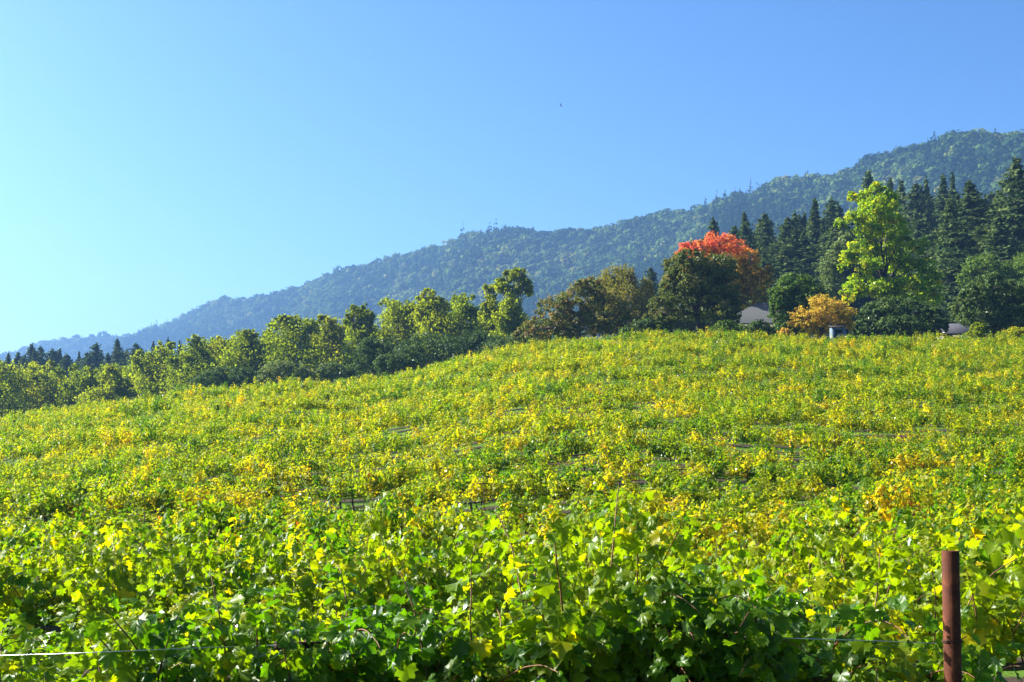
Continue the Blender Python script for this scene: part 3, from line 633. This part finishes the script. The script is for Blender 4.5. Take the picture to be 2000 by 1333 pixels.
# mid-distance variants
TYPES = [('green', .30, .06, 26, .82, 1.0), ('green', .34, .06, 24, .88, 1.0), ('lime', .42, .07, 26, .80, 1.0), ('lime', .46, .07, 24, .86, 1.0), ('lime', .44, .08, 22, .80, .9), ('green', .37, .07, 28, .78, 1.0),
         ('yellow', .55, .08, 22, .76, .9), ('yellow', .60, .08, 20, .74, .85), ('sparse', .48, .10, 12, .70, .8), ('sparse', .56, .10, 10, .66, .7), ('green', .39, .07, 24, 1.0, 1.0), ('lime', .44, .07, 28, .92, 1.0)]
MID = []
for i, (kind, ti, sd, ns, lm_, dn) in enumerate(TYPES):
    r = np.random.default_rng(500+i); l, c, n = grow_vine(r, LM, ns, lm_, ti+.075, sd, .112, step=.072, half=.80, shade_tint=.17, dens=dn, dfac=.66, bushy=3)
    MID.append((kind, l.mesh('foliage'), c.mesh('canes'), vine_trunk(r).mesh('trunk', True)))
NEAR = []
for i, (kind, ti, sd, ns, lm_, dn) in enumerate(TYPES):
    r = np.random.default_rng(560+i); l, c, n = grow_vine(r, LF, ns, lm_, ti, sd, .110, step=.058, dens=dn)
    NEAR.append((kind, l.mesh('foliage'), c.mesh('canes'), MID[i][3]))
# far variants kept as arrays (one merged object)
FAR = []
for i, (kind, ti, sd, ns, lm_, dn) in enumerate(TYPES):
    for j in range(2):
        r = np.random.default_rng(700+i*7+j); l, c, n = grow_vine(r, LS, ns, lm_, ti+.08, sd, .130, step=.086, half=.80, shade_tint=.17, dens=dn, dfac=.66, bushy=3, want_cane=False)
        FAR.append((kind, np.concatenate(l.V), np.concatenate(l.L).reshape(-1, 3), np.concatenate(l.T)))

GAPS = [(625, 985, 50, 16), (600, 1012, 40, 14), (735, 1010, 60, 14), (850, 1035, 50, 14), (930, 1010, 30, 12), (1130, 1020, 40, 12), (1070, 985, 26, 10), (1585, 900, 45, 14), (1440, 965, 36, 12), (110, 1092, 50, 12), (590, 1088, 60, 12), (270, 1095, 40, 10), (1660, 985, 40, 10), (1300, 920, 30, 9)]
def vine_kind(x, y, z):
    u = 1000 + F*x/y; v = 950 - F*(z+1.0-EYE)/y
    for (gu, gv, a, b) in GAPS:
        q = ((u-gu)/a)**2 + ((v-gv)/(b*1.5))**2
        if q < 1: return 'none' if rv.random() < .62 else 'sparse'
    nz = float(hnoise(np.array(x*.07+20.0), np.array(y*.09+20.0), 31)); rr = rv.random()
    yb = 0.07 + .30*max(0, nz-.5)
    if rr < .035: return 'sparse'
    if rr < .035 + yb: return 'yellow' if y > 15 else 'lime'
    return 'green' if rv.random() < .30 + .5*(.5-nz) + (.18 if u < 420 and v < 900 else 0) else 'lime'

cands = []
row = 1
while ROW0 + ROWS*row < 141:
    y = ROW0 + ROWS*row; half = y*.372 + 2.5; off = rv.uniform(0, 1.75)
    for x in np.arange(-half+off, half, 1.75):
        yy = y + rv.normal(0, .08); xx = x + rv.normal(0, .12); z = float(ground_z(xx, yy)); cands.append((yy, xx, z, row))
    row += 1
rowf = rv.uniform(.94, 1.12, row+1)
cands.sort()
stuff = MB(); n_ind = 0
mid_i = {}
G_V = 'grapevines in rows up the slope'
def zone_label(u, y, kind):
    side = 'towards the left edge' if u < 480 else ('left of centre' if u < 860 else ('right of the tall front shoot' if u > 1270 else 'in the middle')) 
    if u > 1640: side = 'towards the right edge'
    band = 'just behind the front row' if y < 12 else ('in the hollow behind the front row' if y < 21 else ('at the bottom of the slope' if y < 33 else 'partway up the slope'))
    look = {'green': 'dense green grapevine', 'lime': 'yellow green grapevine', 'yellow': 'yellow autumn grapevine', 'sparse': 'thin half bare grapevine'}[kind]
    return f'{look} {band}, {side}'
for (y, x, z, row) in cands:
    kind = vine_kind(x, y, z)
    if kind == 'none': continue
    u = 1000 + F*x/y; sx = rv.uniform(.95, 1.15); sz = (1.02 + .56*float(hnoise(np.array(x*.45+9.), np.array(row*.83+3.), 44)-.5) + rv.uniform(-.12, .16))*(.86 if y < 12 else rowf[row]); flip = math.pi*(rv.random() < .5)
    slope = float(ground_z(x+.8, y)-ground_z(x-.8, y))/1.6
    inside = -30 < u < 2030
    if inside and n_ind < 296 and y > 7:
        ch = [m for m in (NEAR if y < 16 else MID) if m[0] == kind]; k = mid_i.get(kind, 0); mid_i[kind] = k+1; _, ml, mc, mt = ch[k % len(ch)]
        root = empty('grapevine', (x, y, z), flip); lab = zone_label(u, y, kind); tag(root, lab, 'grapevine', lab.split(',')[0].replace('grapevine', 'grapevines') + lab.split(',')[1])
        root.rotation_euler = (0, -math.atan(slope)*(1 if flip == 0 else -1), flip); root.scale = (sx, 1.0, sz)
        link('foliage', ml, M_vine if y < 16 else M_vine_far, root); link('canes', mc, M_cane, root); link('trunk', mt, M_bark, root); n_ind += 1
    else:
        ch = [m for m in FAR if m[0] == kind]; _, V, Fc, T = ch[int(rv.integers(len(ch)))]
        V = V.copy()*[sx, 1.0, sz]
        if flip: V[:, :2] *= -1
        V[:, 2] += V[:, 0]*slope
        stuff.add(V + [x, y, z], Fc, np.clip(T + rv.normal(0, .05), 0, 1))
tag(link('distant_grapevines', stuff.mesh('distant_grapevines'), M_vine_far), 'rows of green and yellow grapevines covering the upper slope to its crest', 'grapevines', kind='stuff')

# front row, every vine on its own
front = [ # x, seed, shoots, length, tint, scale z, extra shoots, label
 (-3.10, 1, 32, .66, .31, .94, [], 'front row grapevine cut by the left edge of the photo'),
 (-1.95, 2, 32, .58, .33, .90, [], 'front row grapevine with a low dip, left of the rusty cross arm'),
 (-0.95, 3, 34, .70, .30, .98, [(-.15, (.75, (-.2, .1, 1), .03))], 'front row grapevine grown around the rusty cross arm'),
 (0.02, 4, 34, .68, .33, .98, [(.45, (.72, (.15, 0, 1), .02))], 'front row grapevine with dark grape bunches, left of the tallest shoot'),
 (0.72, 5, 32, .72, .29, 1.02, [(-.38, (.96, (.16, -.05, 1), .012)), (-.30, (.90, (.22, -.05, 1), .015)), (-.48, (.82, (.02, -.05, 1), .02)), (-.55, (.68, (-.1, -.05, 1), .02)), (-.20, (.72, (.1, -.05, 1), .02))], 'front row grapevine with the tallest shoot sticking up'),
 (1.30, 6, 30, .66, .32, .98, [(.1, (.72, (.1, 0, 1), .03))], 'front row grapevine beside the rusty steel post'),
]
mg = [grape_cluster(np.random.default_rng(60+i)) for i in range(3)]
for (x, sd, ns, L, ti, sz, ex, lab) in front:
    r = np.random.default_rng(900+sd); half = .62 if x > -1.5 else .75
    l, c, n = grow_vine(r, LF, int(ns*1.2), L, ti, .06, .092, step=.044, half=half, cordon=.86, extra=ex, upright=.2, low=.38, dfac=1.0)
    z = float(ground_z(x, ROW0)); root = empty('grapevine', (x, ROW0, z)); root.scale = (1, 1, sz); tag(root, lab, 'grapevine', 'grapevines of the front row')
    link('foliage', l.mesh('foliage'), M_vine, root); link('canes', c.mesh('canes'), M_cane, root); link('trunk', vine_trunk(r, half).mesh('trunk', True), M_bark, root)
    for k in range(3 if x > -.5 else 1):
        link('grape_cluster', mg[k], M_grape, root, (r.uniform(-.4, .4), -r.uniform(.15, .35), r.uniform(.86, 1.0)))

# ------------------------------------------------------------------ trellis
def end_post():
    p = at(1848, 1076, 5.60); z0 = float(ground_z(p.x, 5.60)); h = p.z - z0; root = empty('end_post', (p.x, 5.60, z0)); root.rotation_euler = (0, math.radians(.6), 0)
    tag(root, 'thick rusty steel pipe post standing at the end of the front row', 'post')
    mb = MB(); k = 28; R = .0335
    th = np.arange(k)*2*math.pi/k; c, s = np.cos(th), np.sin(th)
    rings = [(R, -.3), (R, h-.003), (R-.002, h), (R-.008, h), (R-.008, h-.12)]
    V = np.concatenate([np.column_stack([c*q, s*q, np.full(k, z)]) for q, z in rings]); i = np.arange(len(rings)-1)[:, None]*k; j = np.arange(k)[None]
    mb.add(V, np.stack([i+j, i+(j+1) % k, i+k+(j+1) % k, i+k+j], -1).reshape(-1, 4)); mb.add(np.column_stack([c*(R-.008), s*(R-.008), np.full(k, h-.12)]), [list(range(k))])
    link('pipe', mb.mesh('pipe', False), M_rust, root)
    wb = MB(); a = np.linspace(0, 4*math.pi, 50); zz = at(1848, 1256, 5.60).z - z0
    tube(wb, np.column_stack([np.cos(a)*(R+.003), np.sin(a)*(R+.003), zz + .006*a/6.28]), .0022, 5); link('wire_tie', wb.mesh('wire_tie'), M_darkrust, root)
    return p
post_p = end_post()
def trellis_post(x, y, h, label, group, arm=.28, arm_z=None, wid=.011, yaw=0.0):
    z0 = float(ground_z(x, y)); root = empty('trellis_post', (x, y, z0), yaw); tag(root, label, 'trellis post', group)
    s = MB(); box(s, (0, 0, (h-.3)/2), (wid, .003, (h+.3)/2)); box(s, (0, .011, (h-.3)/2), (.003, .008, (h+.3)/2)); link('stake', s.mesh('stake'), M_darkrust, root)
    b = MB(); az = arm_z or h*.8; box(b, (-.03, -.014, az), (arm, .003, .014)); box(b, (-.03, -.003-.022, az+.0165), (arm, .013, .0025))
    for q in (-.9, -.6, -.3, .3, .6, .9): box(b, (-.03+q*arm, -.0195, az-.004), (.007, .0022, .004))
    link('cross_arm', b.mesh('cross_arm'), M_darkrust, root)
    return root
p = at(600, 1262, 5.86); trellis_post(p.x, 5.86, at(600, 1222, 5.86).z - float(ground_z(p.x, 5.7)), 'dark rusty stake with a short angle iron cross arm in the front row', 'trellis stakes', .10, p.z-float(ground_z(p.x, 5.7)), .011)
G_T = 'thin rusty stakes standing among the vines'
spots = [(610, 958, 29), (710, 972, 29.2), (777, 985, 26.8), (736, 1020, 24.6), (533, 1068, 22.2), (269, 972, 31.6), (283, 988, 26.8), (945, 932, 36.4), (1330, 905, 38.8), (1640, 968, 34), (990, 1040, 24.4), (1500, 1010, 26.8), (185, 1070, 22.4), (310, 1072, 22.2), (1250, 980, 29.2), (1725, 938, 36.4), (1480, 722, 78), (1328, 700, 90)]
tl = ['thin rusty stake with cross arm above the grassy gap', 'thin stake over the bright grass right of the gap', 'bare upright stake beside the yellow vine', 'short stake in the grassy gap', 'stake below the gap at left', 'stake with cross arm at far left', 'plain stake below the far left cross arm',
      'T shaped stake at mid slope above the gap', 'stake near the middle of the slope', 'stake near the dark gap at right', 'short stake left of the tall front shoot', 'stake at the right of the tall front shoot', 'low stake near the left edge', 'low stake right of the left edge one', 'stake directly above the tall front shoot', 'stake far right at mid slope', 'tiny stake high up the slope below the dark magnolia', 'tiny stake high up the slope below the red maple']
for (u, v, d), lab in zip(spots, tl):
    d = ROW0 + ROWS*round((float(np.interp(-v-12, -VPs, DPs)) - ROW0)/ROWS) - .12
    p = at(u, v, d); z0 = float(ground_z(p.x, d)); h = max(1.6, min(2.0, p.z-z0)); trellis_post(p.x, d, h, lab, G_T, .22, h-.22, .014)
def wire(name, pts, r, label, group, cat='wire'):
    pts = np.array(pts); p0 = pts[0].copy(); mb = MB(); tube(mb, pts-p0, r, 5); tag(link(name, mb.mesh(name), M_darkrust if name == 'fence_wire' else M_wire, None, p0), label, cat, group)
def span(a, b, sag, n=14):
    t = np.linspace(0, 1, n)[:, None]; q = np.array(a)*(1-t) + np.array(b)*t; q[:, 2] -= sag*4*(t*(1-t))[:, 0]; return q
wl = [at(-300, 1290, 6.15), at(60, 1279, 6.02), at(130, 1277, 5.68), at(385, 1266, 5.66), at(470, 1263, 5.88), at(590, 1259, 5.80)]
wire('trellis_wire', [tuple(q) for q in wl], .0016, 'bright taut wire at the lower left reaching the rusty cross arm', 'trellis wires')
wire('trellis_wire', [tuple(q) for q in (at(1180, 1236, 6.0), at(1420, 1243, 5.9), at(1540, 1247, 5.62), at(1700, 1252, 5.6), at(1830, 1257, 5.6))], .0016, 'bright taut wire tied to the thick rusty post', 'trellis wires')
for k, d in enumerate((34.7, 37.1, 39.5, 41.9)):
    x0, x1 = (380-1000)/F*d, (1150-1000)/F*d; xs = np.linspace(x0, x1, 16); zs = ground_z(xs, np.full(16, d))
    wire('trellis_wire', np.column_stack([xs, np.full(16, d), zs+1.15]), .003, ['lowest thin wire crossing the grassy gap', 'second thin wire up across the grassy gap', 'third thin wire up across the grassy gap', 'topmost thin wire across the grassy gap'][k], 'trellis wires')

# grass in the alleys
def make_grass():
    r = np.random.default_rng(5); n = 60000; y = ROW0 + ROWS*(r.integers(8, 22, n) + .5 + np.clip(r.normal(0, .17, n), -.32, .32)); x = (r.random(n)*2-1)*(y*.40)
    P = np.column_stack([x, y, ground_z(x, y)]); h = r.uniform(.05, .16, n); a = r.uniform(0, 6.28, n); w = np.column_stack([np.cos(a), np.sin(a), 0*a])*.012
    tipp = P + np.column_stack([r.normal(0, .04, n), r.normal(0, .04, n), h]); V = np.stack([P-w, P+w, tipp], 1).reshape(-1, 3)
    mb = MB(); mb.add(V, np.arange(3*n).reshape(-1, 3), r.random(n)); tag(link('grass', mb.mesh('grass'), M_grass), 'short bright green grass between the vine rows', 'grass', kind='stuff')
make_grass()

# ------------------------------------------------------------------ fence, box, ribbon, bird
def fence_post(u, v, d, label, h_up):
    p = at(u, v, d); z0 = float(ground_z(p.x, d)); h = p.z-z0; root = empty('fence_post', (p.x, d, z0)); tag(root, label, 'fence post', 'posts of the wire fence')
    mb = MB(); tube(mb, [(0, 0, -.3), (0, 0, h*.5), (.01, 0, h)], [.075, .07, .065], 8); link('pole', mb.mesh('pole'), M_paleb, root)
    c = MB()
    for q in (.04, .30): tube(c, [(-.10, -.07, h-q-.02), (-.10, -.07, h-q+.05)], [.035, .03], 8); box(c, (-.03, -.07, h-q), (.05, .012, .012))
    link('insulator', c.mesh('insulator'), M_trim, root); return p
fence_post(886, 692, 147, 'pale grey fence post showing above the vines beside the dark shrubs', 1)
fence_post(655, 742, 154, 'low pale fence post at the left end of the wires', 1)
for k, (dv, lab) in enumerate(((0, 'upper fence wire running down left from the pale grey post'), (6, 'lower fence wire running down left from the pale grey post'))):
    wire('fence_wire', span(at(884, 694+dv, 146.9), at(655, 744+dv*.6, 153.9), .15), .007, lab, 'fence wires')
def owl_box():
    d = 122; p = at(310, 780, d); z0 = float(ground_z(p.x, d)); root = empty('nest_box', (p.x, d, z0)); tag(root, 'small dark nest box on a thin pole above the vines at left', 'nest box')
    h = p.z-z0; mb = MB(); box(mb, (0, 0, h), (.19, .15, .16)); link('box', mb.mesh('box'), M_dark, root)
    mb = MB(); box(mb, (0, -.02, h+.175), (.22, .20, .012)); link('lid', mb.mesh('lid'), M_dark, root)
    mb = MB(); tube(mb, [(0, 0, -.2), (0, 0, h-.161)], .025, 7); link('pole', mb.mesh('pole'), M_darkrust, root)
    mb = MB(); a = np.arange(12)*math.pi/6; V = np.column_stack([0.05*np.cos(a), 0*a-.153, .045*np.sin(a)+h]); mb.add(V, [list(range(12))]); link('entrance_hole', mb.mesh('entrance_hole'), M_bird, root)
owl_box()
def ribbon():
    d = 76; p = at(1173, 785, d); mb = MB(); r = np.random.default_rng(2); n = 6; z = np.linspace(.10, -.10, n)
    for s in (-.05, .03):
        x = s + .02*np.sin(z*30); y = .015*np.cos(z*25+s*30)
        V = np.concatenate([np.column_stack([x-.03, y, z]), np.column_stack([x+.03, y+.01, z])]); i = np.arange(n-1); mb.add(V, np.stack([i, i+1, i+n+1, i+n], -1))
        V2 = V + [0, .002, 0]; mb.add(V2, np.stack([i, i+n, i+n+1, i+1], -1))
    box(mb, (0, 0, .10), (.06, .015, .015)); tag(link('marker_ribbon', mb.mesh('marker_ribbon'), M_red, None, (p.x, d, p.z)), 'tiny bright red ribbon hanging among the green vines', 'ribbon')
ribbon()
def bird():
    d = 240; p = at(1095, 206, d); V = []; mb = MB(); t = np.linspace(-1, 1, 11); rad = np.array([.005, .03, .055, .075, .085, .085, .075, .05, .045, .03, .004])*1.1
    tube(mb, np.column_stack([0*t, t*.32, .03*np.sin(t*2)]), rad, 10)
    for s in (-1, 1):
        sp = np.array([0, .2, .42, .62, .74]); lead = np.array([.12, .16, .10, -.02, -.14]); tr = np.array([-.12, -.12, -.14, -.17, -.18]); zz = np.array([.03, .12, .16, .10, .04])
        for zo in (0, -.012):
            A = np.column_stack([s*sp, lead, zz+zo]); B = np.column_stack([s*sp, tr, zz+zo]); i = np.arange(4); mb.add(np.concatenate([A, B]), np.stack([i, i+1, i+6, i+5], -1))
    mb.add([(-.03, -.3, .0), (.03, -.3, 0), (.09, -.5, 0), (-.09, -.5, 0), (-.03, -.3, -.02), (.03, -.3, -.02), (.09, -.5, -.015), (-.09, -.5, -.015)], [[0, 1, 2, 3], [7, 6, 5, 4], [0, 3, 7, 4], [1, 5, 6, 2], [3, 2, 6, 7]])
    o = link('bird', mb.mesh('bird'), M_bird, None, (p.x, d, p.z)); o.rotation_euler = (.1, math.radians(40), math.radians(60)); o.scale = (.55, .55, .55)
    tag(o, 'tiny dark bird flying alone high in the clear blue sky', 'bird')
bird()

# ------------------------------------------------------------------ houses
def hip_house():
    d = 186; a = at(1406, 616, d); k = d/F; ridge_z = at(1500, 591, d+5).z; eave_z = at(1480, 632, d).z; x0 = a.x; zg = float(ground_z(x0+5, d))-.2
    root = empty('house', (x0+7.3, d+5, zg)); tag(root, 'house with a grey hipped shingle roof half hidden by the dark magnolia', 'house')
    hx, hy, e, rz = 8.5, 5.4, eave_z-zg, ridge_z-zg
    mb = MB(); box(mb, (1.2, 0, e/2-.1), (hx-.5, hy-.5, e/2-.05)); link('wall', mb.mesh('wall'), M_wall, root)
    r = MB(); X0, X1 = 1.2-hx, 1.2+hx
    V = [(X0, -hy, e), (X1, -hy, e), (X1, hy, e), (X0, hy, e), (X0+5.9, 0, rz), (X1-5.9, 0, rz)]
    V += [(q[0], q[1], e-.14) for q in V[:4]]
    r.add(V[:10], [[0, 1, 5, 4], [2, 3, 4, 5]]); r.add(V, [[1, 2, 5], [3, 0, 4]]); r.add(V, [[6, 7, 1, 0], [7, 8, 2, 1], [8, 9, 3, 2], [9, 6, 0, 3], [9, 8, 7, 6]])
    rf = link('roof', r.mesh('roof'), M_roof, root)
    c = MB(); box(c, (2.5, 1.2, rz-.2), (.35, .3, .75)); link('chimney', c.mesh('chimney'), M_wall, rf)
    for wx in (-2.2, 3.0):
        f_ = MB(); box(f_, (1.2+wx, -hy+.47, e*.55), (.62, .04, .7)); w = link('window', f_.mesh('window'), M_trim, root)
        g = MB(); box(g, (1.2+wx, -hy+.425, e*.55), (.52, .012, .6)); link('pane', g.mesh('pane'), M_glass, w)
hip_house()
def gable_house():
    d = 174; A = at(1805, 626, d); B = at(1845, 651, d); zg = float(ground_z(B.x+3, d))-.2
    root = empty('house', (B.x+3, d+3, zg)); tag(root, 'low house with a purplish grey gable roof and pale verge board by the oak', 'house')
    e, rz = B.z-zg, A.z-zg; hx = 4.0; run = (A.x-B.x)
    mb = MB(); box(mb, (.3, .5, e/2-.1), (hx-.6, 2.4, e/2-.05)); link('wall', mb.mesh('wall'), M_wall, root)
    r = MB(); y0, y1, y2 = -3.0, .6, 4.2
    # near slope, sheared verge: left rake runs up and to the left
    top = np.array([(-3-.0, y0, e), (hx, y0, e), (hx, y1, rz), (-3+run, y1, rz), (hx, y2, e), (-3, y2, e)], float); bot = top-[0, 0, .12]
    V = np.concatenate([top, bot]); r.add(V, [[0, 1, 2, 3], [3, 2, 4, 5], [6, 9, 8, 7], [9, 11, 10, 8], [0, 6, 7, 1], [1, 7, 8, 2], [2, 8, 10, 4], [4, 10, 11, 5], [0, 3, 9, 6], [3, 5, 11, 9]])
    rf = link('roof', r.mesh('roof'), M_roof2, root)
    v = MB(); tube(v, [(-3.02, y0-.02, e+.02), (-3.02+run, y1, rz+.02)], .075, 4); link('verge_board', v.mesh('verge_board'), M_trim, rf)
    g = MB(); box(g, (0.3, -1.93, e*.5), (.6, .03, .5)); w = link('window', g.mesh('window'), M_trim, root); g = MB(); box(g, (.3, -1.97, e*.5), (.5, .012, .42)); link('pane', g.mesh('pane'), M_glass, w)
gable_house()
def shed():
    d = 154; a = at(1624, 640, d); b = at(1652, 640, d); zg = float(ground_z(a.x, d))-.1; h = a.z-zg; w = (b.x-a.x)
    root = empty('shed', (a.x+w/2, d, zg)); tag(root, 'small pale blue painted shed under the golden maple', 'shed')
    m = MB()
    box(m, (-w/2+.18, 0, h/2), (.18, .06, h/2)); box(m, (w/2-.16, 0, h/2), (.16, .06, h/2)); box(m, (0, .9, h/2), (w/2, .06, h/2)); box(m, (-w/2+.05, .48, h/2), (.05, .36, h/2-.01)); box(m, (w/2-.05, .48, h/2), (.05, .36, h/2-.01)); box(m, (0, 0, h-.14), (w/2-.361, .05, .12))
    link('wall', m.mesh('wall'), M_blue, root)
    m = MB(); box(m, (.10, -.05, h*.40), (.28, .03, h*.40-.05), R=[[.8, -.6, 0], [.6, .8, 0], [0, 0, 1]]); dr = link('door', m.mesh('door'), M_blue, root)
    m = MB(); tube(m, [(.3, .02, h*.42), (.3, .02, h*.42+.12)], .015, 6); link('handle', m.mesh('handle'), M_dark, dr)
    m = MB(); V = np.array([(-w/2-.15, -.2, h+.01), (w/2+.15, -.2, h+.01), (w/2+.15, 1.1, h+.25), (-w/2-.15, 1.1, h+.25)]); V = np.concatenate([V+[0, 0, .05], V]); m.add(V, [[0, 1, 2, 3], [7, 6, 5, 4], [0, 4, 5, 1], [1, 5, 6, 2], [2, 6, 7, 3], [3, 7, 4, 0]]); link('roof', m.mesh('roof'), M_dark, root)
shed()
print('individual vines', n_ind, 'candidates', len(cands))
